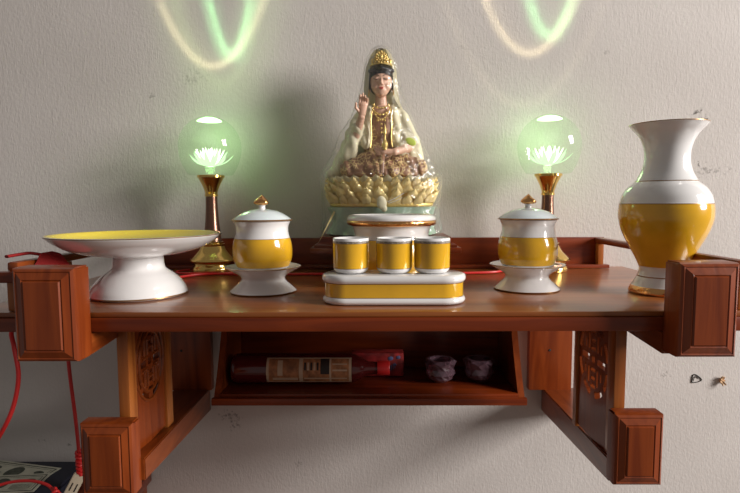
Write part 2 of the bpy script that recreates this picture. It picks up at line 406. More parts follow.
# carved panel with the round openwork symbol: cut out on a fine grid
def openwork(u, v):
    """u,v in metres from the symbol's centre; True where the wood is cut through"""
    r = sqrt(u*u+v*v); a = atan2(v, u)
    if .0375 < r < .0450:                                    # outer ring of slots
        q = (a/(pi/2)) % 1.0
        return .10 < q < .44 or .56 < q < .90
    if r >= .0375: return False
    au, av = abs(u), abs(v)
    if av < .0042 and .012 < au < .034: return True          # centre bar slots
    if au < .0048 and av < .0042: return True
    if .0105 < av < .0150 and au < .0065: return True
    if .0105 < av < .0300 and .0105 < au < .0148: return True
    if .0200 < av < .0245 and au < .0062: return True
    if .0105 < av < .0210 and .0205 < au < .0250: return True
    if .0295 < av < .0340 and au < .0065: return True
    return False
def carved_panel(s):
    bm = bmesh.new(); c = .0013
    y0, y1, z0, z1 = -.380, (-.2780 if s > 0 else -.2835), -.2100, -.0238
    cy, cz = (y0+y1)/2, -.0960; ku = 1.12 if s > 0 else 1.0
    ny, nz = int((y1-y0)/c), int((z1-z0)/c)
    dy, dz = (y1-y0)/ny, (z1-z0)/nz
    solid = [[not openwork((y0+(i+.5)*dy-cy)/ku, (z0+(j+.5)*dz-cz)/1.2) for j in range(nz)] for i in range(ny)]
    V = {}
    xa, xb = (.3055, .3135) if s > 0 else (-.3255, -.3175)
    def vt(i, j, k):
        if (i, j, k) not in V: V[(i, j, k)] = bm.verts.new(((xa, xb)[k], y0+i*dy-WY, z0+j*dz))
        return V[(i, j, k)]
    for i in range(ny):
        for j in range(nz):
            if not solid[i][j]: continue
            for k in (0, 1): bm.faces.new([vt(i, j, k), vt(i+1, j, k), vt(i+1, j+1, k), vt(i, j+1, k)])
            for di, dj, e in ((-1, 0, ((i, j), (i, j+1))), (1, 0, ((i+1, j), (i+1, j+1))), (0, -1, ((i, j), (i+1, j))), (0, 1, ((i, j+1), (i+1, j+1)))):
                a, b = i+di, j+dj
                if not (0 <= a < ny and 0 <= b < nz) or not solid[a][b]:
                    bm.faces.new([vt(*e[0], 0), vt(*e[1], 0), vt(*e[1], 1), vt(*e[0], 1)])
    p = link('carved_panel', bm, M['wood_z'], S, smooth=False)
    if s > 0: return
    # raised rolled edging that follows the symbol on its inner face
    bm = bmesh.new(); xr = -.3172
    def q(u, v): return (xr, cy-WY+u, cz+v*1.2)
    for R0 in (.0455, .0350): tube(bm, [q(R0*cos(t*pi/24), R0*sin(t*pi/24)) for t in range(0, 49)], .0022, 6, 1)
    for (u, v) in ((0, .0175), (0, -.0175), (.0175, .0065), (-.0175, .0065), (.0175, -.0065), (-.0175, -.0065)): tube(bm, [q(u-.007, v), q(u+.007, v)], .002, 6, 1)
    for u in (-.0085, .0085, .0175, -.0175):
        for t in (-1, 1): tube(bm, [q(u, t*.009), q(u, t*.027)], .002, 6, 1)
    link('carved_relief', bm, M['wood_y'], p)
for s in (-1, 1): carved_panel(s)

# hanging tray under the plank
TX0, TX1, TY0 = -.273, .251, -.205
tr = sh('hanging_tray', M['wood_x'], TX0+.013, TX1-.013, -.195, WY, -.2050, -.1950)
sh('tray_lip', M['wood_x'], TX0, TX1, -.205, -.1955, -.2115, -.1995, bev=.002, parent=tr)
for s in (0, 1):
    bm = bmesh.new(); x0, x1 = ((TX0+.002, TX0+.0125) if s == 0 else (TX1-.0125, TX1-.002))
    prof = []
    for i in range(13):                       # scooped front edge, from the plank down to the lip
        t = i/12; prof.append((-.118-.077*(t**1.7)-.006*sin(t*pi), -.0240-.1770*t))
    prof += [(-.195, -.205), (WY-.0005, -.205), (WY-.0005, -.0240)]
    A = [bm.verts.new((x0, y-WY, z)) for y, z in prof]; B = [bm.verts.new((x1, y-WY, z)) for y, z in prof]
    bm.faces.new(A); bm.faces.new(B[::-1])
    for k in range(len(prof)): bm.faces.new((A[k], A[(k+1) % len(prof)], B[(k+1) % len(prof)], B[k]))
    link('tray_side', bm, M['wood_z'], tr, smooth=False)
sh('tray_back', M['wood_x'], TX0+.013, TX1-.013, WY-.010, WY-.0005, -.1948, -.0240, parent=tr)

# ------------------------------------------------------------------ statue stand
T = empty('statue_stand', (.0175, -.118, .0), 'low moulded red-brown wooden stand under the wrapped statue', 'stand')
bm = bmesh.new(); box(bm, -.125, .125, -.068, .060, .0395, .0495, bev=.0015); link('slab', bm, M['wood_x'], T)
bm = bmesh.new()
def rect(y0, y1, x, z): return [bm.verts.new(p) for p in ((-x, y0, z), (x, y0, z), (x, y1, z), (-x, y1, z))]
R = [rect(-.061, .058, .119, .0497), rect(-.061, .058, .119, .0535), rect(-.056, .056, .113, .0565), rect(-.053, .055, .110, .0625), rect(-.053, .055, .110, .0665)]
bm.faces.new(R[0]); bm.faces.new(R[-1][::-1])
for A, B in zip(R, R[1:]):
    for k in range(4): bm.faces.new((A[k], A[(k+1) % 4], B[(k+1) % 4], B[k]))
link('top_moulding', bm, M['wood_x'], T, smooth=False)
bm = bmesh.new(); box(bm, -.088, .088, -.020, .040, .0075, .0393, bev=.001); link('skirt', bm, M['wood_x'], T)
for x in (-.082, .082):
    for y in (-.022, .042):
        bm = bmesh.new(); box(bm, x-.007, x+.007, y-.007 if y < 0 else .0402, y-.0005-.0 if y < 0 else .045, .0075 if y > 0 else .0005, .0393, bev=.001)
        link('foot', bm, M['wood_z'], T)

# ------------------------------------------------------------------ ceramics
def ceramic(name, prof, mats, parent=None, loc=(0, 0, 0), n=72, fn=None):
    bm = bmesh.new(); lathe(bm, prof, n, fn=fn); return link(name, bm, mats, parent, loc=loc, autosm=50)
# fruit plate: 0 white 1 yellow 2 gold line
P = smoothprof([(.0600, .0004, 0), (.0630, .0012, 0)], 1)[:-1]
P += [(.0632, .0022, 2), (.0632, .0038, 0)]
P += smoothprof([(.0630, .0040, 0), (.0605, .0110, 0), (.0545, .0200, 0), (.0455, .0285, 0), (.0370, .0345, 0), (.0335, .0400, 0), (.0325, .0520, 0)], 5)
P += smoothprof([(.0400, .0555, 0), (.0600, .0570, 0), (.0850, .0645, 0), (.1010, .0735, 0), (.1095, .0808, 0)], 5)
P += [(.1106, .0820, 2), (.1106, .0832, 0), (.1090, .0836, 1)] + [(a, b, 1) for a, b, _ in smoothprof([(.1060, .0822), (.0900, .0745), (.0600, .0690), (.0300, .0675), (0, .0672)], 4)]
P = [(0, .0030, 0), (.0550, .0030, 0)]+P
pl = ceramic('fruit_stand', P, [M['porc'], M['yellow_lt'], M['gold_line']], loc=(-.3220, -.345, 0), n=96)
tag(pl, 'wide white footed ceramic fruit plate with a bright yellow inside, at the left end', 'plate')
# vase
P = [(0, .004, 0), (.0330, .004, 0), (.0350, .0004, 1), (.0405, .0006, 1), (.0412, .0020, 1), (.0405, .0055, 1), (.0385, .0100, 1)]
P += smoothprof([(.0378, .0104, 0), (.0335, .0180, 0), (.0308, .0225, 0)], 3)
P += [(.0312, .0230, 2), (.0312, .0242, 0)]
P += smoothprof([(.0305, .0250, 0), (.0288, .0310, 0), (.0292, .0365, 0)], 3)
P += smoothprof([(.0296, .0370, 3), (.0345, .0480, 3), (.0435, .0650, 3), (.0525, .0840, 3), (.0572, .1000, 3), (.0578, .1120, 3), (.0570, .1200, 3)], 6)
P += [(.0570, .1206, 2), (.0568, .1217, 0)]
P += smoothprof([(.0565, .1222, 0), (.0535, .1330, 0), (.0470, .1430, 0), (.0388, .1498, 0)], 5)
P += [(.0383, .1505, 2), (.0378, .1516, 0)]
P += smoothprof([(.0372, .1522, 0), (.0312, .1640, 0), (.0278, .1790, 0), (.0290, .1960, 0), (.0350, .2110, 0), (.0435, .2210, 0), (.0470, .2250, 0)], 6)
P += [(.0478, .2256, 2), (.0478, .2266, 0)]+smoothprof([(.0460, .2268, 0), (.0410, .2215, 0), (.0325, .2110, 0), (.0262, .1960, 0), (.0250, .1790, 0), (.0300, .1600, 0), (.0400, .1400, 0), (.0400, .1000, 0), (0, .09, 0)], 4)
va = ceramic('flower_vase', P, [M['porc'], M['gold'], M['gold_line'], M['yellow']], loc=(.3905, -.340, 0), n=96)
tag(va, 'tall empty white vase with flared mouth and yellow belly, gold foot', 'vase')
# cup stands with lidded cups
def stand_and_cup(x, y, lab1, lab2):
    P = [(0, .004, 0), (.040, .003, 0), (.0425, .0004, 1), (.0455, .0008, 1), (.0458, .0022, 0)]
    P += smoothprof([(.0450, .0030, 0), (.0380, .0095, 0), (.0320, .0150, 0), (.0300, .0190, 0), (.0325, .0235, 0), (.0420, .0295, 0), (.0510, .0345, 0)], 5)
    P += [(.0522, .0354, 2), (.0522, .0364, 0), (.0505, .0368, 0), (.0450, .0345, 0), (.0400, .0335, 0), (0, .0335, 0)]
    st = ceramic('cup_stand', P, [M['porc'], M['gold_line'], M['gold_line']], loc=(x, y, 0),
                 fn=lambda a, z: 1+.010*cos(6*a)*(1 if z < .012 or z > .03 else .3))
    tag(st, lab1, 'cup stand', 'white waisted stands under the lidded cups')
    c = empty('lidded_cup', (x, y, .0338), lab2, 'cup', 'yellow and white lidded cups')
    P = [(0, .0012, 0), (.0300, .0010, 0), (.0330, .0002, 0), (.0352, .0010, 0), (.0362, .0028, 1)]
    P += smoothprof([(.0368, .0034, 1), (.0400, .0120, 1), (.0412, .0220, 1), (.0405, .0330, 1), (.0385, .0410, 1)], 5)
    P += [(.0381, .0416, 2), (.0379, .0422, 0)]
    P += smoothprof([(.0377, .0426, 0), (.0360, .0500, 0), (.0362, .0580, 0), (.0392, .0650, 0)], 4)
    P += [(.0370, .0650, 0), (.0340, .0560, 0), (.0350, .0400, 0), (.034, .010, 0), (0, .008, 0)]
    ceramic('cup_body', P, [M['porc'], M['yellow'], M['gold_line']], c)
    P = [(0, .0660, 0), (.0395, .0653, 0), (.0416, .0660, 2), (.0418, .0670, 2)]+smoothprof([(.0405, .0680, 1), (.0330, .0735, 1), (.0220, .0790, 1), (.0110, .0815, 1), (.0055, .0822, 0)], 5)
    P += smoothprof([(.0050, .0826, 0), (.0044, .0850, 0), (.0052, .0872, 0)], 3)+[(0, .0876, 0)]
    ld = ceramic('lid', P, [M['porc'], M['porc_blue'], M['gold_line']], c)
    P = smoothprof([(0, .0875, 0), (.0070, .0880, 0), (.0102, .0905, 0), (.0092, .0935, 0), (.0060, .0965, 0), (.0028, .0995, 0), (0, .1020, 0)], 5)
    ceramic('knob', P, [M['gold']], ld, n=24, fn=lambda a, z: 1+.10*cos(3*a+z*300))
stand_and_cup(-.1570, -.322, 'white waisted ceramic stand under the left lidded cup, between fruit plate and cup tray',
              'yellow-bellied white lidded cup with gold knob, beside the wide fruit plate')
stand_and_cup(.2170, -.305, 'white waisted ceramic stand under the right lidded cup, nearer the tall vase',
              'yellow-bellied white lidded cup with gold knob, between cup tray and tall vase')
# long tray base and its three little cups
def stadium(bm, prof, L, n=24):
    rings = []
    for r, z, m in prof:
        ring = []
        for sgn in (1, -1):
            for i in range(n+1):
                a = -pi/2+pi*i/n
                ring.append(bm.verts.new((sgn*(L+r*cos(a)), sgn*r*sin(a), z)))
        rings.append((ring, m))
    for (A, m), (B, _) in zip(rings, rings[1:]):
        for i in range(len(A)):
            j = (i+1) % len(A); f = bm.faces.new((A[i], A[j], B[j], B[i])); f.material_index = m
    bm.faces.new(rings[0][0][::-1]); bm.faces.new(rings[-1][0])
bm = bmesh.new()
pr_ = [(.0240, .0004, 0), (.0290, .0010, 0), (.0308, .0035, 0), (.0310, .0050, 0), (.0300, .0076, 0), (.0284, .0088, 2), (.0282, .0096, 1), (.0282, .0258, 2), (.0284, .0268, 0),
       (.0300, .0278, 0), (.0312, .0302, 0), (.0312, .0330, 0), (.0300, .0358, 0), (.0270, .0368, 0)]
stadium(bm, pr_, .0585)
b = link('cup_tray', bm, [M['porc'], M['yellow'], M['gold_line']], loc=(.0235, -.4000, 0), autosm=60)
tag(b, 'long rounded white and yellow ceramic base carrying three small cups', 'tray')
def small_cup(name):
    P = [(0, .0012, 0), (.0150, .0010, 0), (.0165, .0002, 0), (.0190, .0012, 0), (.0212, .0038, 0), (.0221, .0062, 2), (.0223, .0070, 1), (.0226, .0370, 2), (.0226, .0376, 3), (.0226, .0402, 0), (.0225, .0428, 0), (.0218, .0436, 0),
         (.0208, .0430, 0), (.0205, .0300, 0), (.0190, .0080, 0), (0, .0060, 0)]
    return ceramic(name, P, [M['porc'], M['yellow'], M['gold_line'], M['grey_pat']], n=56)
c0 = small_cup('small_cup')
for i, (x, l) in enumerate(((-.0302, 'small yellow cup with white rim, leftmost of the three on the long base'),
                            (.0240, 'small yellow cup with white rim, middle one of the three on the long base'),
                            (.0712, 'small yellow cup with white rim, rightmost of the three on the long base'))):
    o = c0
    if i: o = c0.copy(); COL.objects.link(o)
    o.location = (x, -.3990, .0370); tag(o, l, 'cup', 'small yellow cups on the long base')
# incense bowl behind the cups
P = [(0, .004, 0), (.040, .003, 0), (.042, .0004, 0), (.045, .0010, 0), (.0460, .0040, 0), (.0455, .0080, 1)]
P += smoothprof([(.0460, .0085, 1), (.0590, .0250, 1), (.0640, .0420, 1), (.0610, .0590, 1), (.0575, .0690, 1)], 5)
P += [(.0572, .0696, 2), (.0570, .0703, 0)]+smoothprof([(.0566, .0710, 0), (.0560, .0780, 0), (.0580, .0860, 0), (.0605, .0895, 0)], 4)
P += smoothprof([(.0625, .0900, 3), (.0665, .0920, 3), (.0675, .0950, 3), (.0665, .0975, 3)], 3)
P += smoothprof([(.0670, .0980, 0), (.0672, .1010, 0), (.0655, .1040, 0), (.0620, .1062, 0), (.0590, .1060, 0)], 4)+[(.0570, .1030, 0), (.056, .088, 0), (0, .086, 0)]
ib = ceramic('incense_bowl', P, [M['porc'], M['yellow'], M['gold_line'], M['gold']], loc=(.0250, -.2560, 0), n=80)
tag(ib, 'round white and yellow incense bowl with gold lip, behind the three small cups', 'bowl')

# ------------------------------------------------------------------ lotus lamps
def lamp(x, y, lab):
    r = empty('lotus_lamp', (x, y, .0004), lab, 'lamp', 'green glowing globe lamps')
    P = [(0, .001, 0), (.0360, .000, 0), (.0375, .004, 0), (.0360, .009, 0), (.0330, .013, 0), (.0335, .017, 0), (.0395, .0195, 0), (.0410, .0215, 0)]
    P += smoothprof([(.0400, .0235, 0), (.0345, .0290, 0), (.0260, .0375, 0), (.0205, .0470, 0)], 5)+[(.0215, .0480, 0), (.0215, .0505, 0), (.0190, .0515, 0), (.0190, .0540, 0), (.0170, .0550, 0), (0, .055, 0)]
    ceramic('base', P, [M['brass']], r, n=56)
    P = smoothprof([(.0160, .0552, 0), (.0145, .0680, 0), (.0118, .0950, 0), (.0105, .1200, 0), (.0103, .1355, 0)], 5)+[(0, .1355, 0)]
    P = [(0, .0552, 0)]+P
    ceramic('stem', P, [M['copper']], r, n=40)
    P = [(0, .1357, 0), (.0118, .1357, 0), (.0118, .1390, 0), (.0108, .1395, 0), (.0112, .1435, 0)]+smoothprof([(.0115, .1445, 0), (.0150, .1545, 0), (.0200, .1645, 0), (.0222, .1685, 0)], 4)+[(.0240, .1690, 0), (.0240, .1730, 0), (.0225, .1735, 0), (0, .1735, 0)]
    ceramic('collar', P, [M['brass']], r, n=48)
    R = .0545; cz = .2225; bm = bmesh.new(); prof = []
    a0 = math.asin(.0225/R)+.35
    prof.append((0, cz-R*cos(a0)))
    for i in range(33):
        a = a0+(pi-a0)*i/32; prof.append((R*sin(a) if i < 32 else 0, cz-R*cos(a)))
    off = .1741-prof[0][1]
    prof = [(q[0], q[1]+off*max(0, (1-(q[1]-prof[0][1])/.03))) for q in prof]
    lathe(bm, prof, 64); link('globe', bm, M['globe'], r, autosm=80)
    # etched lotus: rings of pointed curved petals
    bm = bmesh.new()
    def petal(a, r0, z0, ln, wd, tilt):
        d = Vector((cos(a), sin(a), 0)); s = Vector((-sin(a), cos(a), 0)); k = 6; L_, R_ = [], []
        for i in range(k+1):
            t = i/k; wv = wd*sin(pi*min(.98, .15+.85*t))**.8 if i < k else .0003
            th = tilt*(1-t*.28); p = d*(r0+ln*t*sin(th))+Vector((0, 0, z0+ln*t*cos(th)))
            L_.append(bm.verts.new(p-s*wv)); R_.append(bm.verts.new(p+s*wv))
        for i in range(k): bm.faces.new((L_[i], R_[i], R_[i+1], L_[i+1]))
    for cnt, r0, ln, wd, tilt, z0, ph in ((11, .006, .040, .0040, 1.50, .1895, 0), (10, .006, .039, .0042, 1.16, .1885, .35)):
        for i in range(cnt): petal(ph+2*pi*i/cnt, r0, z0, ln, wd, tilt)
    bmesh.ops.solidify(bm, geom=bm.faces, thickness=.0006)
    lt = link('lotus', bm, M['lotusglow'], r)
    bm = bmesh.new()
    for cnt, r0, ln, wd, tilt, z0, ph in ((10, .005, .037, .0040, .82, .1885, .1), (8, .003, .035, .0038, .45, .1885, .5), (5, .001, .032, .0036, .08, .1885, .2)):
        for i in range(cnt): petal(ph+2*pi*i/cnt, r0, z0, ln, wd, tilt)
    bmesh.ops.solidify(bm, geom=bm.faces, thickness=.0006)
    link('lotus_heart', bm, M['lotuscore'], lt)
    # emissive cap painting the lotus light reflected in the globe's top
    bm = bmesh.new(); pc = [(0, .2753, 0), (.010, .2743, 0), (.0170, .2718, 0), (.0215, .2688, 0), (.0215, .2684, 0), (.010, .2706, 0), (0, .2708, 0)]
    lathe(bm, pc, 32); link('reflection_cap', bm, M['reflglow'], r)
    # lamp bulb light
    for (nm, dz, en, rad) in (('bulb_light', .252, .12, .016),):
        ld = bpy.data.lights.new(nm, 'POINT'); ld.energy = en; ld.color = (.50, 1.0, .36); ld.shadow_soft_size = rad
        lo = bpy.data.objects.new(nm, ld); COL.objects.link(lo); lo.parent = r; lo.location = (0, 0, dz)
    return r
lamp(-.2930, -.105, 'brass-footed globe lamp with a glowing green lotus, behind the fruit plate')
lamp(.3085, -.105, 'brass-footed globe lamp with a glowing green lotus, nearer the tall vase')
# added spot above each crystal; refracted wall bands are drawn into its colour
def band_spot(x, y, z, bands, en):
    ld = bpy.data.lights.new('added_band_spot', 'SPOT'); ld.energy = en; ld.spot_size = math.radians(176); ld.spot_blend = .1; ld.shadow_soft_size = .002
    ld.use_nodes = True; t = ld.node_tree; L = t.links.new; N = t.nodes.new
    em = t.nodes['Emission']; tc = N('ShaderNodeTexCoord'); sp = N('ShaderNodeSeparateXYZ'); L(tc.outputs['Normal'], sp.inputs[0])
    def mth(op, a, b=None, clamp=False):
        q = N('ShaderNodeMath'); q.operation = op; q.use_clamp = clamp
        for i, v in enumerate((a, b)):
            if v is None: continue
            if isinstance(v, (int, float)): q.inputs[i].default_value = v
            else: L(v, q.inputs[i])
        return q.outputs[0]
    den = mth('MAXIMUM', mth('ABSOLUTE', sp.outputs['Z']), .02); u = mth('DIVIDE', sp.outputs['X'], den); v = mth('DIVIDE', sp.outputs['Y'], den)
    r2 = mth('ADD', 1.0, mth('ADD', mth('MULTIPLY', u, u), mth('MULTIPLY', v, v))); gain = mth('POWER', r2, 1.5)
    tot = None
    for (u0, v0, k, wd, amp, col) in bands:          # each band: v = v0 + k (u-u0)^2, a soft line with a faint fill above it
        du = mth('SUBTRACT', u, u0); f = mth('SUBTRACT', v, mth('ADD', mth('MULTIPLY', mth('MULTIPLY', du, du), k), v0))
        sl = mth('SQRT', mth('ADD', 1.0, mth('MULTIPLY', mth('MULTIPLY', du, du), 4*k*k)))
        f = mth('DIVIDE', f, mth('MULTIPLY', sl, wd)); g = mth('POWER', 2.718, mth('MULTIPLY', mth('MULTIPLY', f, f), -1.0))
        ins = mth('MULTIPLY', mth('GREATER_THAN', f, 0), mth('POWER', 2.718, mth('MULTIPLY', mth('ABSOLUTE', f), -.35)))
        g = mth('ADD', g, mth('MULTIPLY', ins, .45)); g = mth('MULTIPLY', g, mth('POWER', 2.718, mth('MULTIPLY', mth('SUBTRACT', v, v0), -.22)))
        g = mth('MULTIPLY', g, gain)
        cm = N('ShaderNodeVectorMath'); cm.operation = 'SCALE'; cm.inputs[0].default_value = [c*amp for c in col]; L(g, cm.inputs['Scale'])
        if tot is None: tot = cm.outputs[0]
        else:
            ad = N('ShaderNodeVectorMath'); ad.operation = 'ADD'; L(tot, ad.inputs[0]); L(cm.outputs[0], ad.inputs[1]); tot = ad.outputs[0]
    L(tot, em.inputs['Color']); em.inputs['Strength'].default_value = 1
    lo = bpy.data.objects.new('added_band_spot', ld); COL.objects.link(lo); lo.location = (x, y, z); lo.rotation_euler = (pi/2, 0, 0)
# (u0, v0, curvature, width, strength, colour) on the plane one unit ahead of the light
band_spot(-.293, -.105, .282, [(.38, 1.83, 3.9, .16, 1.0, (.35, 1, .40)), (-.15, 1.50, .80, .11, .55, (1, .85, .50)), (.1, .9, 1.2, .5, .25, (.6, 1, .35))], .17)
band_spot(.3085, -.105, .282, [(.27, 2.30, 2.6, .15, .9, (.35, 1, .40)), (-.30, 1.80, .87, .11, .60, (1, .85, .50)), (-.46, .35, .55, .12, .09, (1, .9, .6))], .17)

# ------------------------------------------------------------------ statue
G = empty('seated_statue', (.0115, -.118, .0672), 'seated white-hooded figurine with gold crown on gold lotus base, wrapped in clear film', 'statue')
# base
bm = bmesh.new()
def rock(a, z): return 1+.035*sin(5*a+z*60)+.03*sin(11*a-z*90)+.02*noise.noise(Vector((cos(a)*4, sin(a)*4, z*60)))
P = [(0, .0004), (.094, .0004)]+[(.096-.010*sin(pi*i/10)*.8-.004*i/10, .002+.047*i/10) for i in range(11)]+[(0, .050)]
lathe(bm, P, 96, sx=1, sy=.575, fn=rock); link('rock_base', bm, M['jade'], G)
bm = bmesh.new(); lathe(bm, [(0, .0496), (.088, .0496), (.091, .052), (.091, .055), (.088, .0575), (0, .0575)], 80, sy=.575); link('gold_band', bm, M['gold_paint'], G)
bm = bmesh.new(); lathe(bm, [(0, .0577), (.084, .0577), (.088, .075), (.090, .095), (.086, .099), (0, .0995)], 80, sy=.575); link('lotus_core', bm, M['gold_paint'], G)
def throne_petal(bm, a, z0, h, w, out, A=.088, B=.051):
    ca, sa = cos(a), sin(a); c = Vector((A*ca, B*sa, 0)); nrm = Vector((ca/A, sa/B, 0)).normalized(); tg = Vector((-nrm.y, nrm.x, 0))
    n, m = 6, 5; G_ = []
    for i in range(n+1):
        t = i/n; row = []
        wd = w*(sin(pi*(.18+.80*t))**.75)*(1 if i < n else .18)
        for j in range(m):
            s = (j/(m-1)-.5)*2
            bulge = out*sin(pi*t*.62+.35)*(1-.55*s*s)+(.006*t**4)
            row.append(bm.verts.new(c+tg*(s*wd)+nrm*bulge+Vector((0, 0, z0+h*t-.002*s*s))))
        G_.append(row)
    for i in range(n):
        for j in range(m-1): bm.faces.new((G_[i][j], G_[i][j+1], G_[i+1][j+1], G_[i+1][j]))
bm = bmesh.new()
for row, (cnt, z0, h, w, out, ph) in enumerate(((24, .0560, .017, .0100, .008, 0), (22, .0640, .0175, .0100, .010, .13), (24, .0740, .0165, .0095, .009, .02), (26, .0830, .0150, .0085, .006, .11))):
    for i in range(cnt):
        throne_petal(bm, ph+2*pi*i/cnt+random.uniform(-.05, .05), z0+random.uniform(-.002, .002), h*random.uniform(.85, 1.12), w*random.uniform(.8, 1.1), out*random.uniform(.7, 1.35))
        if i % 2: ell(bm, (.099*cos(ph+2*pi*i/cnt)*.97, .061*sin(ph+2*pi*i/cnt)*.97, z0+h*.8), (.0032, .0026, .0032), u=8, v=6)
bmesh.ops.solidify(bm, geom=bm.faces, thickness=.0012)
link('lotus_petals', bm, M['gold_pale'], G)
bm = bmesh.new()
for i in range(30): throne_petal(bm, 2*pi*i/30, .0925, .0115, .0085, .008, .087, .051)
bmesh.ops.solidify(bm, geom=bm.faces, thickness=.001)
link('cream_petals', bm, M['cream'], G)
# skirt and folded legs
bm = bmesh.new()
ell(bm, (0, .004, .118), (.058, .034, .022))
capsule(bm, (-.020, -.006, .128), (-.058, -.016, .115), .019, .0145)
capsule(bm, (.024, -.006, .128), (.066, -.014, .117), .019, .0145)
capsule(bm, (-.056, -.022, .112), (.020, -.035, .110), .0115, .0100)
capsule(bm, (.064, -.020, .113), (-.010, -.035, .108), .0115, .0100)
ell(bm, (0, -.026, .104), (.062, .018, .006))
def folds(c, n):
    k = .0011*sin(c.x*420+c.z*160+2*sin(c.x*90)); return c+n*k
bake_remesh('skirt', bm, M['dress'], G, .0019, 4, folds)
# torso in the brown dress
bm = bmesh.new()
ell(bm, (0, .006, .150), (.030, .021, .030)); ell(bm, (0, .003, .185), (.027, .020, .032)); ell(bm, (0, .004, .207), (.029, .017, .020))
bake_remesh('dress_front', bm, M['dress'], G, .0018, 4, lambda c, n: c+n*.0008*sin(c.z*260))
# continuous skin: head, neck, chest, both forearms with hands
bm = bmesh.new()
ell(bm, (0, -.0045, .2700), (.0192, .0200, .0245)); ell(bm, (0, -.0115, .2560), (.0130, .0125, .0135)); ell(bm, (0, -.0160, .2485), (.0062, .0055, .0050))
ell(bm, (-.0085, -.0145, .2600), (.0080, .0078, .0085)); ell(bm, (.0085, -.0145, .2600), (.0080, .0078, .0085))
capsule(bm, (0, -.0240, .2705), (0, -.0262, .2635), .0016, .0026, 5)
for s in (-1, 1):
    ell(bm, (s*.0022, -.0243, .2622), (.0016, .0016, .0013)); ell(bm, (s*.0195, .001, .263), (.0025, .0045, .0105))
    ell(bm, (s*.0075, -.0222, .2712), (.0048, .0022, .0026))
ell(bm, (0, -.0235, .2560), (.0046, .0022, .0012)); ell(bm, (0, -.0232, .2538), (.0038, .0022, .0013))
capsule(bm, (0, .001, .2520), (0, .0035, .2260), .0098, .0115)
ell(bm, (0, .0000, .2185), (.0215, .0165, .0120))
link_skin = bake_remesh('face_and_neck', bm, M['skin'], G, .00095, 2)
bm = bmesh.new()
def hand(bm, wrist, dirv, side, palm_n, curl, sc=1.0):
    """palm, four unequal bent fingers and a thumb that leaves the palm's side"""
    w_ = Vector(wrist); d = Vector(dirv).normalized(); s = Vector(side).normalized(); n = Vector(palm_n).normalized()
    for i in range(5): ell(bm, w_+d*(.002+.0028*i)*sc*1.0, (.0052*sc+.0003*i, .0036*sc, .0042*sc), u=12, v=8)
    for i in range(4):
        b0 = w_+d*.0135*sc+s*(i-1.5)*.0034*sc; ln = (.0125, .0150, .0140, .0110)[i]*sc; cu = curl[i]; p = b0; dd = d.copy()
        for k, fr in enumerate((.45, .32, .23)):
            q = p+dd*ln*fr; capsule(bm, p, q, .0017*sc-.00015*k, .0016*sc-.0002*k, 4); p = q
            dd = (dd*cos(cu)+n*sin(cu)).normalized()
    p = w_+d*.004*sc-s*.0045*sc; q = p+(d*.6-s*.65+n*.3).normalized()*.0075*sc; capsule(bm, p, q, .0022*sc, .0019*sc, 4)
    capsule(bm, q, q+(d*.8+n*.5).normalized()*.006*sc, .0019*sc, .0015*sc, 4)
capsule(bm, (-.0430, -.016, .172), (-.0335, -.034, .200), .0085, .0062)
hand(bm, (-.0325, -.0355, .2030), (.12, -.10, 1), (1, .1, -.1), (0, -1, .1), (.15, .12, .75, .9), 1.25)
link_h = bake_remesh('raised_hand', bm, M['skin'], G, .00085, 2)
bm = bmesh.new()
capsule(bm, (.046, -.022, .150), (.022, -.040, .1415), .0085, .0062)
hand(bm, (.020, -.0410, .1415), (-1, -.12, .02), (0, -.35, 1), (0, .3, 1), (.45, .45, .45, .45), 1.2)
bake_remesh('lap_hand', bm, M['skin'], G, .00085, 2)
# cream mantle: shoulders, sleeves and the fall of cloth at both sides
bm = bmesh.new()
for s in (-1, 1):
    capsule(bm, (s*.0200, .008, .2150), (s*.0360, .006, .2020), .0125, .0150); capsule(bm, (s*.0235, -.006, .2130), (s*.0270, -.010, .1600), .0085, .0105)
capsule(bm, (.0360, .004, .2010), (.0500, -.004, .1620), .0150, .0175); capsule(bm, (.0480, -.004, .1620), (.0360, -.026, .1460), .0150, .0100)
capsule(bm, (.052, .004, .160), (.060, .006, .132), .016, .016)
capsule(bm, (-.0360, .004, .2010), (-.0500, -.004, .1700), .0145, .0150); capsule(bm, (-.0480, -.006, .1700), (-.0390, -.022, .1850), .0135, .0100)
capsule(bm, (-.0440, -.014, .176), (-.0560, -.010, .138), .0110, .0130); capsule(bm, (-.0540, .004, .158), (-.0760, .008, .1160), .0150, .0140)
capsule(bm, (-.0760, .010, .1180), (-.0890, .006, .1080), .0130, .0080)
ell(bm, (0, .024, .170), (.044, .012, .055)); ell(bm, (0, .026, .130), (.066, .012, .030))
def mf(c, n): return c+n*(.0011*sin(c.x*330+c.z*120+1.5*sin(c.z*70)))
bake_remesh('mantle', bm, M['cream'], G, .0017, 4, mf)
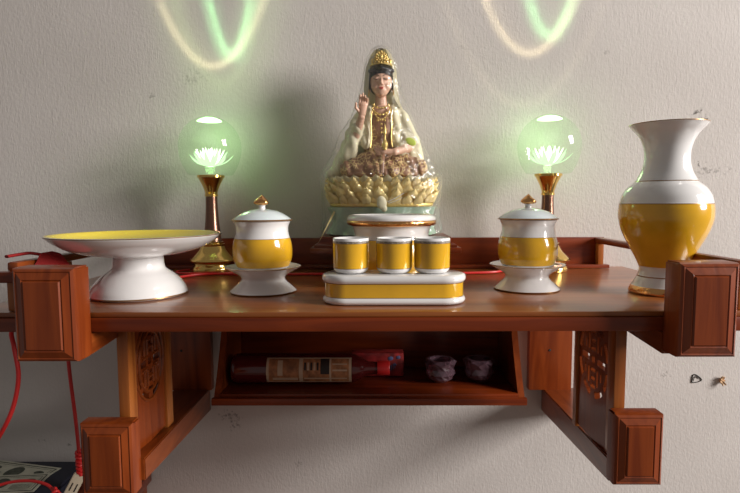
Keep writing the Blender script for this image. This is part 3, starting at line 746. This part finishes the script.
# gold trim down the mantle's two front edges
for s in (-1, 1):
    bm = bmesh.new(); pts = [(s*.0125, -.0150, .2250), (s*.0170, -.0190, .2050), (s*.0175, -.0215, .1850), (s*.0170, -.0215, .1650), (s*.0190, -.0240, .1500)]
    tube(bm, pts, .0020, 8, 8, flat=.6); link('gold_trim', bm, M['gold_paint'], G)
    for i in range(2):
        pass
bm = bmesh.new()
for k, (rw, zc, sg) in enumerate(((.0150, .2235, .006), (.0165, .2180, .012), (.012, .2110, .014))):
    pts = []
    for i in range(13):
        t = -1+i/6; pts.append((rw*t, -.0165-.0035*(1-t*t)-k*.0012, zc-sg*(1-t*t)))
    tube(bm, pts, .0010, 6, 2)
    for p in pts[1:-1:2]: ell(bm, p, (.0018,)*3, u=8, v=6)
for (x, z) in ((0, .190), (0, .1830), (0, .176), (-.006, .196), (.006, .196)): ell(bm, (x, -.0235, z), (.0020,)*3, u=8, v=6)
link('necklace', bm, M['gold_paint'], G)
# sash hanging from the waist
bm = bmesh.new(); tube(bm, [(0, -.024, .160), (.002, -.034, .145), (.001, -.048, .128), (0, -.052, .106)], .0042, 8, 8, flat=.45); link('sash', bm, M['dress'], G)
# little gold bottle held over the lap
bm = bmesh.new(); lathe(bm, smoothprof([(0, 0, 0), (.003, .0002, 0), (.0034, .003, 0), (.0052, .008, 0), (.0044, .013, 0), (.0018, .017, 0), (.0016, .026, 0), (.0030, .028, 0), (.0005, .042, 0), (0, .043, 0)], 3), 20)
link('gold_bottle', bm, M['gold_paint'], G, loc=(.0055, -.0475, .1440))
# hair: cap with a parted fringe and side locks
bm = bmesh.new()
ell(bm, (0, -.0010, .2830), (.0232, .0222, .0190)); ell(bm, (0, .004, .272), (.0236, .0190, .026))
for s in (-1, 1): capsule(bm, (s*.0205, -.0070, .2800), (s*.0212, -.0050, .2560), .0034, .0022, 8)
capsule(bm, (-.0185, -.0135, .2860), (0, -.0215, .2895), .0042, .0046, 7); capsule(bm, (.0185, -.0135, .2860), (0, -.0215, .2895), .0042, .0046, 7)
bake_remesh('hair', bm, M['hair'], G, .0013, 2)
# face features
bm = bmesh.new()
for s in (-1, 1):
    tube(bm, [(s*.0035, -.0238, .2712), (s*.0070, -.0243, .2699), (s*.0110, -.0228, .2707), (s*.0128, -.0214, .2716)], .00062, 6, 4)
link('eyelids', bm, M['hair'], G)
bm = bmesh.new()
for s in (-1, 1): tube(bm, [(s*.0032, -.0236, .2756), (s*.0080, -.0235, .2782), (s*.0132, -.0205, .2766)], .00055, 6, 4)
link('eyebrows', bm, M['brow'], G)
bm = bmesh.new(); ell(bm, (0, -.0252, .2562), (.0042, .0013, .0011)); ell(bm, (0, -.0249, .2543), (.0032, .0013, .0012)); link('lips', bm, M['lip'], G)
# hood over the crown, falling behind the head to the shoulders
bm = bmesh.new(); n = 36; rings = []
secs = [(.3260, .004, .006, .000), (.3235, .0120, .012, .000), (.3160, .0175, .0180, .001), (.3060, .0215, .0215, .002), (.2940, .0260, .0245, .003), (.2760, .0285, .0255, .004), (.2560, .0300, .0250, .006), (.2400, .0320, .0230, .008), (.2270, .0370, .0210, .010), (.2120, .0400, .0190, .013)]
for k, (z, a, b_, yc) in enumerate(secs):
    row = []; gap = math.radians(20 if k < 1 else (38 if k < 4 else (46 if k < 8 else 60)))
    for i in range(n+1):
        t = -pi/2+gap+(2*pi-2*gap)*i/n; wv = 1+.02*sin(9*t+k)
        row.append(bm.verts.new((a*cos(t)*wv, yc+b_*sin(t)*wv, z)))
    rings.append(row)
for A, B in zip(rings, rings[1:]):
    for i in range(n): bm.faces.new((A[i], A[i+1], B[i+1], B[i]))
bm.faces.new(rings[0])
bmesh.ops.solidify(bm, geom=bm.faces, thickness=.0016)
link('hood', bm, M['cream'], G)
# crown: tiara of scrolls and beads with a central seated medallion
bm = bmesh.new()
tube(bm, [(-.0185, -.0150, .2945), (-.010, -.0215, .2960), (0, -.0240, .2965), (.010, -.0215, .2960), (.0185, -.0150, .2945)], .0016, 8, 5)
for i in range(-3, 4):
    x = i*.0048; hgt = .0150*(1-(abs(i)/3.9)**2)+.003; y = -.0225+.0006*i*i
    tube(bm, [(x, y, .2965), (x*1.12, y-.0012, .2965+hgt*.6), (x*.95, y+.0015, .2965+hgt)], lambda t: .0024*(1-t*.6), 8, 4)
    ell(bm, (x*1.05, y-.0018, .2965+hgt*.45), (.0022, .0018, .0026), u=10, v=8)
for r_, cnt, z_ in ((.0060, 9, .3070), (.0028, 5, .3070), (.0090, 12, .3060)):
    for i in range(cnt):
        a = 2*pi*i/cnt; ell(bm, (r_*cos(a), -.0250, z_+r_*sin(a)), (.0018,)*3, u=8, v=6)
ell(bm, (0, -.0250, .3070), (.0030, .0024, .0036)); ell(bm, (0, -.0228, .3150), (.0026, .0024, .0030)); ell(bm, (0, -.017, .307), (.0105, .007, .0085))
link('crown', bm, M['gold_paint'], G)
for s in (-1, 1):
    bm = bmesh.new()
    for k in range(3): ell(bm, (s*.0216, -.008, .2540-.0035*k), (.0016, .0016, .0022), u=8, v=6)
    link('earring', bm, M['gold_paint'], G)
for ch in G.children:
    if ch.name.split('.')[0] in ('face_and_neck', 'hair', 'eyelids', 'eyebrows', 'lips', 'crown', 'earring', 'hood'): ch.location.z -= .0055
# clear film bag over everything
bm = bmesh.new(); n = 96; rings = []
secs = [(.0010, .106, .0585), (.012, .110, .0590), (.030, .104, .0590), (.055, .106, .0600), (.085, .108, .0605), (.104, .109, .0605), (.118, .103, .0595), (.145, .084, .0570), (.175, .071, .0520), (.205, .055, .0460), (.235, .042, .0410), (.262, .034, .0370), (.290, .030, .0345), (.306, .0255, .0300), (.318, .018, .0220), (.3245, .007, .010)]
for k, (z, a, b_) in enumerate(secs):
    row = []
    for i in range(n):
        t = 2*pi*i/n; am = .022+.02*(z < .05)+.018*(z > .11)
        wv = 1-abs(am*(sin(7*t+z*35)+.8*sin(13*t-z*60)+.6*sin(23*t+z*110)))*.8
        row.append(bm.verts.new((a*cos(t)*wv-.003*(z > .1)*(z-.1)*20*(z < .2), b_*sin(t)*max(wv, .965), z+.0015*sin(9*t)*(z > .002))))
    rings.append(row)
for A, B in zip(rings, rings[1:]):
    for i in range(n): bm.faces.new((A[i], A[(i+1) % n], B[(i+1) % n], B[i]))
bm.faces.new(rings[-1])
film = link('plastic_film', bm, M['film'], G, autosm=80)
# gathered knot of the wrap with its twist of film, low on the front
bm = bmesh.new(); ell(bm, (0, -.0645, .0560), (.0085, .0045, .0105)); ell(bm, (-.0015, -.0645, .0630), (.0060, .004, .0050)); ell(bm, (.004, -.0645, .0470), (.0050, .0035, .0060))
bake_remesh('wrap_knot', bm, M['cream'], G, .0012, 3)
bm = bmesh.new(); tube(bm, [(.0095, -.0645, .0580), (.022, -.0650, .0640), (.036, -.0645, .0720)], .0015, 8, 6, flat=.5); tube(bm, [(.010, -.0645, .0555), (.024, -.0650, .0600), (.034, -.0645, .0655)], .0010, 8, 6, flat=.5)
link('wrap_twist', bm, M['porc'], G)
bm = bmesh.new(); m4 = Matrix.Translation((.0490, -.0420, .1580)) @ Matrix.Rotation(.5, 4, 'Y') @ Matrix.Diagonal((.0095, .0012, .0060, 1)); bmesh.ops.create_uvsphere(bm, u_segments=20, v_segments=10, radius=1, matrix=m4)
link('patch', bm, M['lime'], G)  # lime green oval set over the right sleeve

# ------------------------------------------------------------------ tray contents
TZ = -.1948
B = empty('liquor_bottle', (-.110, -.140, TZ+.0272), 'dark red glass bottle lying on the hanging tray with an ornate brown label', 'bottle')
def lathe_x(name, prof, mat, parent, n=40, half=None):
    bm = bmesh.new(); lathe(bm, prof, n)
    bmesh.ops.rotate(bm, verts=bm.verts, cent=(0, 0, 0), matrix=Matrix.Rotation(pi/2, 3, 'Y'))
    return link(name, bm, mat, parent)
lathe_x('glass', [(0, -.130), (.018, -.1295), (.0205, -.126), (.0210, -.12), (.0210, .058), (.0195, .068), (.014, .080), (.0095, .088), (.0085, .104), (0, .104)], M['darkglass'], B)
lathe_x('cap', [(0, .1042), (.0098, .1042), (.0100, .106), (.0100, .122), (.0090, .124), (0, .124)], M['red'], B)
bm = bmesh.new()
def lab(x0, x1, a0, a1, r, mi, n=14):
    prev = None
    for i in range(n+1):
        a = a0+(a1-a0)*i/n; y, z = -r*cos(a), r*sin(a)
        cur = [bm.verts.new((x, y*k, z*k)) for x in (x0, x1) for k in (1, .985)]
        if prev:
            for q in ((0, 2, 2, 0), (1, 3, 3, 1)): 
                f = bm.faces.new((prev[q[0]], prev[q[1]], cur[q[2]], cur[q[3]])); f.material_index = mi
            for q in ((0, 1), (2, 3)):
                f = bm.faces.new((prev[q[0]], prev[q[1]], cur[q[1]], cur[q[0]])); f.material_index = mi
        prev = cur
x0 = -.072
lab(x0, x0+.135, -.80, 1.02, .0213, 1); lab(x0+.004, x0+.131, -.70, .92, .0215, 0)
lab(x0+.052, x0+.058, -.70, .92, .0217, 1); lab(x0+.086, x0+.100, -.1, .92, .0217, 2); lab(x0+.100, x0+.103, -.70, .92, .0217, 1)
for k in range(5):
    lab(x0+.060+k*.005, x0+.0632+k*.005, .15, .65, .0218, 1 if k % 2 else 2)
lab(x0+.010, x0+.050, -.55, -.35, .0217, 1); lab(x0+.060, x0+.128, -.45, -.36, .0217, 1); lab(x0+.105, x0+.128, .1, .2, .0217, 1); lab(x0+.105, x0+.128, .5, .58, .0217, 1)
lab(x0+.018, x0+.026, -.2, .8, .0217, 1)
link('label', bm, [M['label'], M['label_cream'], M['label_dark']], B)
B.scale = (1.09, 1.25, 1.25)
Bk = empty('gift_packet', (.006, -.128, TZ+.0004), 'red printed packet on the hanging tray, behind the neck of the bottle', 'packet')
bm = bmesh.new(); box(bm, -.050, .046, .021, .050, .0, .0440, bev=.003); link('pouch', bm, M['packet'], Bk)
bm = bmesh.new()
for (x, z, r_) in ((.022, .034, .005), (.036, .036, .004), (.030, .022, .003)): ell(bm, (x, .0207, z), (r_, .0008, r_*.8), u=14, v=8)
for k in range(4): box(bm, .020+k*.003, .0215+k*.003, .0200, .0209, .010+k*.002, .020+k*.002)
link('print', bm, M['packet_blue'], Bk)
def facet_cup(x, y, rx, lab_, rot, sc=1.0):
    bm = bmesh.new(); n = 14; rings = []
    for k, (r, z) in enumerate(((.012, .0), (.020, .006), (.024, .014), (.022, .022), (.026, .030), (.021, .036), (.017, .036), (.015, .008))):
        rings.append([bm.verts.new((r*sc*cos(2*pi*(i+.5*(k % 2))/n), r*sc*sin(2*pi*(i+.5*(k % 2))/n), (z+(.004*(i % 2) if k == 4 else 0))*sc)) for i in range(n)])
    for A, B_ in zip(rings, rings[1:]):
        for i in range(n):
            bm.faces.new((A[i], A[(i+1) % n], B_[i])); bm.faces.new((A[(i+1) % n], B_[(i+1) % n], B_[i]))
    bm.faces.new(rings[0][::-1]); bm.faces.new(rings[-1])
    o = link('cut_glass_holder', bm, M['crystal'], smooth=False, loc=(x, y, TZ+.0004)); o.rotation_euler[2] = rot
    return tag(o, lab_, 'glass', 'cut glass holders on the hanging tray')
facet_cup(.116, -.130, 0, 'violet cut-glass holder on the hanging tray, nearer the red packet', .2, 1.12)
facet_cup(.1860, -.125, 0, 'violet cut-glass holder at the right end of the hanging tray', .9, 1.12)

# ------------------------------------------------------------------ red cables and ribbon on the shelf
def cable(name, pts, r, lab_, cat='cable', extra=None):
    bm = bmesh.new(); tube(bm, pts, r, 8, 8)
    if extra: extra(bm)
    return tag(link(name, bm, M['red']), lab_, cat, None)
cable('power_cable', [(-.352, -.245, .0028), (-.33, -.205, .0028), (-.290, -.158, .0028), (-.21, -.163, .0028), (-.12, -.160, .0028), (-.06, -.158, .0028), (-.02, -.156, .0028), (.03, -.158, .0028), (.09, -.156, .0028), (.12, -.158, .0028), (.160, -.152, .0028), (.205, -.142, .0028), (.235, -.118, .0028), (.262, -.110, .0028)], .0022,
      'thin red cable lying across the shelf behind the cups, from one lamp to the other')
cable('lamp_cable', [(-.338, -.100, .0030), (-.352, -.118, .003), (-.345, -.142, .0030), (-.318, -.1545, .0035), (-.29, -.1520, .0030), (-.262, -.150, .003), (-.245, -.132, .0030), (-.2385, -.110, .003)], .0018,
      'short red cable curled round the foot of the lamp behind the fruit plate')
# ribbon over the left side rail and its folded end
Rb = empty('red_ribbon', (-.4065, -.40, .0005), 'folded red cloth ribbon tucked behind the left front block, over the side rail', 'ribbon')
bm = bmesh.new()
def slab(bm, pts, th):
    A = [bm.verts.new(p) for p in pts]; B_ = [bm.verts.new((p[0]+th[0], p[1]+th[1], p[2]+th[2])) for p in pts]
    bm.faces.new(A); bm.faces.new(B_[::-1])
    for k in range(len(pts)): bm.faces.new((A[k], A[(k+1) % len(pts)], B_[(k+1) % len(pts)], B_[k]))
slab(bm, [(.006, -.030, .0), (-.009, -.028, .046), (-.0015, -.018, .0645), (.004, -.010, .0600), (.014, -.004, .044), (.022, -.006, .0320), (.020, -.004, .0)], (.002, .020, .0))
bmesh.ops.subdivide_edges(bm, edges=bm.edges, cuts=3, use_grid_fill=True)
for v in bm.verts:
    if v.co.z > .004: v.co += Vector((0, .0022*sin(v.co.x*260+v.co.z*180), .0008*sin(v.co.x*330)))
link('folded_end', bm, M['redcloth'], Rb, autosm=80)
bm = bmesh.new(); tube(bm, [(-.0030, -.014, .0612), (-.014, -.020, .0640), (-.022, -.030, .0632), (-.028, -.042, .0620)], .0042, 10, 8, flat=.45); link('strip', bm, M['redcloth'], Rb)
# hanging cables at the left
cable('hanging_cable', [(-.470, -.300, -.0262), (-.486, -.325, -.0300), (-.500, -.345, -.0480), (-0.4960, -.350, -.070), (-0.4920, -.350, -.110), (-0.5000, -.350, -.150), (-0.5160, -.350, -.185), (-0.5540, -.34, -.235), (-0.6240, -.30, -.30)], .0030,
      'bowed red cable hanging at the far left end of the shelf')
def wound(bm, a, b, r, turns, rr):
    a = Vector(a); b = Vector(b); d = (b-a).normalized(); s = d.cross(Vector((0, 1, 0))).normalized(); u = s.cross(d); n = turns*10
    tube(bm, [a.lerp(b, i/n)+s*r*cos(2*pi*i*turns/n)+u*r*sin(2*pi*i*turns/n) for i in range(n+1)], rr, 6, 0)
cable('plug_cable', [(-0.5060, -.205, .0035), (-0.5060, -.203, -.03), (-0.5040, -.200, -.08), (-0.5000, -.200, -.16), (-0.4940, -.200, -.24), (-0.4910, -.200, -.300), (-0.4900, -.200, -.335)], .0030,
      'straight red cable with a wound knot hanging beside the lower left bracket block', extra=lambda bm: wound(bm, (-0.4915, -.200, -.290), (-0.4905, -.200, -.330), .0045, 6, .0026))

# ------------------------------------------------------------------ what stands below the shelf at the left
Cb = empty('side_cabinet', (-.72, -.18, -1.25), 'brown wooden cabinet below the left end of the shelf, under the navy case', 'cabinet')
bm = bmesh.new(); box(bm, -.25, .262, -.22, .139, 0, .820, bev=.003); link('carcass', bm, M['wood_z'], Cb)
bm = bmesh.new(); box(bm, -.26, .272, -.23, .139, .8205, .840, bev=.003); link('cabinet_top', bm, M['wood_x'], Cb)
for s in (-1, 1):
    bm = bmesh.new(); box(bm, -.24 if s < 0 else .010, .002 if s < 0 else .252, -.236, -.2205, .05, .80, bev=.002); d = link('door', bm, M['wood_z'], Cb)
    bm = bmesh.new(); ell(bm, (-.012 if s < 0 else .024, -.246, .45), (.009, .009, .009)); link('knob', bm, M['brass'], d)
nb = empty('navy_case', (-.708, -.15, -.4095), 'flat navy case on the cabinet, with pale banknotes lying on it', 'case')
bm = bmesh.new(); box(bm, -.20, .140, -.12, .090, 0, .022, bev=.006); link('case_base', bm, M['navy'], nb)
bm = bmesh.new(); box(bm, -.20, .140, -.12, .090, .0224, .030, bev=.0035); link('case_lid', bm, M['navy'], nb)
def note(x, y, z, rz, lab_):
    o = empty('banknote', (x, y, z), lab_, 'banknote', 'banknotes on the navy case'); o.rotation_euler[2] = rz
    bm = bmesh.new(); box(bm, -.075, .075, -.033, .033, 0, .0006); link('paper', bm, M['note'], o, smooth=False)
    bm = bmesh.new()
    def fr(x0, x1, y0, y1, w_):
        box(bm, x0, x1, y0, y0+w_, .00065, .0008); box(bm, x0, x1, y1-w_, y1, .00065, .0008); box(bm, x0, x0+w_, y0+w_, y1-w_, .00065, .0008); box(bm, x1-w_, x1, y0+w_, y1-w_, .00065, .0008)
    fr(-.070, .070, -.028, .028, .0022); fr(-.064, .064, -.022, .022, .0008)
    for (cx, rx, ry) in ((0, .016, .019), (.048, .010, .006), (-.048, .010, .006)):
        m4 = Matrix.Translation((cx, 0 if rx > .012 else .008, .0008)) @ Matrix.Diagonal((rx, ry, .0003, 1)); bmesh.ops.create_cone(bm, segments=24, radius1=1, radius2=1, depth=1, cap_ends=True, matrix=m4)
    for k in range(4): box(bm, .024, .060, -.018+k*.004, -.0165+k*.004, .00065, .0008); box(bm, -.060, -.024, -.018+k*.004, -.0165+k*.004, .00065, .0008)
    link('printing', bm, M['note_ink'], o, smooth=False)
    return o
note(-.680, -.105, -.3790, -.22, 'pale banknote with dark oval, hindmost on the navy case')
note(-.676, -.150, -.3780, .10, 'pale banknote lying foremost on the navy case, partly under the red cable')
cable('coiled_cable', [(-.68, -.215, -.3655), (-.64, -.190, -.355), (-.60, -.185, -.352), (-.565, -.190, -.356), (-.545, -.200, -.3655), (-.52, -.215, -.3800), (-.49, -.225, -.3900)], .0026,
      'red cable arching over the banknotes to a wound coil', extra=lambda bm: wound(bm, (-.548, -.200, -.3600), (-.512, -.218, -.3815), .0042, 6, .0024))
bpy.data.objects['plug_cable'].location.x = -.009
pg = empty('power_plug', (-.530, -.170, -.3920), 'cream plastic plug with two slots leaning at the case corner', 'plug')
bm = bmesh.new(); m4 = Matrix.Translation((0, 0, .022)) @ Matrix.Rotation(.35, 4, 'Z') @ Matrix.Rotation(.5, 4, 'Y')
box(bm, -.010, .010, -.006, .006, -.0400, .022, bev=.003); bmesh.ops.transform(bm, verts=bm.verts, matrix=m4); link('plug_body', bm, M['plug'], pg)
bm = bmesh.new(); box(bm, -.005, -.003, -.0066, -.0061, -.006, .008); box(bm, .003, .005, -.0066, -.0061, -.006, .008); bmesh.ops.transform(bm, verts=bm.verts, matrix=m4); link('slots', bm, M['dark'], pg)

# small things on the wall at the right
bm = bmesh.new()
for k in range(7):
    a = k*.9; tube(bm, [(0, 0, 0), (.006*cos(a), -.004-.001*k, .009*sin(a))], .0035, 5, 1, r2=.0012)
wp = link('wall_plug', bm, M['plugwood'], loc=(.6750, WY-.0005, -.2240)); tag(wp, 'splintered wooden plug sticking out of the wall right of the shelf', 'plug')
bm = bmesh.new(); tube(bm, [(-.009, 0, -.007), (-.008, 0, .006), (-.002, 0, .009), (.010, 0, -.001), (.002, 0, -.006), (-.009, 0, -.007)], .0008, 6, 3); tube(bm, [(-.006, 0, -.004), (-.003, 0, .005), (.005, 0, .001)], .0006, 6, 3)
wr = link('wire_hook', bm, M['dark'], loc=(.6270, WY-.0010, -.2220)); tag(wr, 'tiny dark wire loop on the wall left of the splintered plug', 'hook')

# ------------------------------------------------------------------ light
wd = bpy.data.worlds.new('room light'); SC.world = wd; wd.use_nodes = True
bg = wd.node_tree.nodes['Background']; bg.inputs['Color'].default_value = (1.0, .93, .88, 1); bg.inputs['Strength'].default_value = .16
def area(name, loc, aim, sx, sy, en, col):
    ld = bpy.data.lights.new(name, 'AREA'); ld.shape = 'RECTANGLE'; ld.size = sx; ld.size_y = sy; ld.energy = en; ld.color = col
    o = bpy.data.objects.new(name, ld); COL.objects.link(o); o.location = loc
    o.rotation_euler = (Vector(aim)-Vector(loc)).to_track_quat('-Z', 'Y').to_euler(); return o
area('window_daylight', (3.7, -1.55, 1.15), (0, -.1, .1), 1.1, 1.5, 255, (1, .95, .91))

# ------------------------------------------------------------------ camera
f = 534.4
pitch = atan2(44.5, f); yaw = atan2(5, f); roll = -.004
fw = Vector((-sin(yaw)*cos(pitch), cos(yaw)*cos(pitch), -sin(pitch))); rt0 = Vector((cos(yaw), sin(yaw), 0)); up0 = rt0.cross(fw)
rt = rt0*cos(roll)+up0*sin(roll); up = up0*cos(roll)-rt0*sin(roll)
cd = bpy.data.cameras.new('camera'); cd.sensor_width = 36; cd.lens = 36*f/740; cd.clip_start = .01
co = bpy.data.objects.new('camera', cd); COL.objects.link(co)
co.matrix_world = Matrix((( rt.x, up.x, -fw.x, 0), (rt.y, up.y, -fw.y, -1.065), (rt.z, up.z, -fw.z, .125), (0, 0, 0, 1)))
SC.camera = co
SC.view_settings.view_transform = 'Standard'; SC.view_settings.look = 'None'; SC.view_settings.exposure = 0; SC.view_settings.gamma = 1
SC.view_settings.use_curve_mapping = False
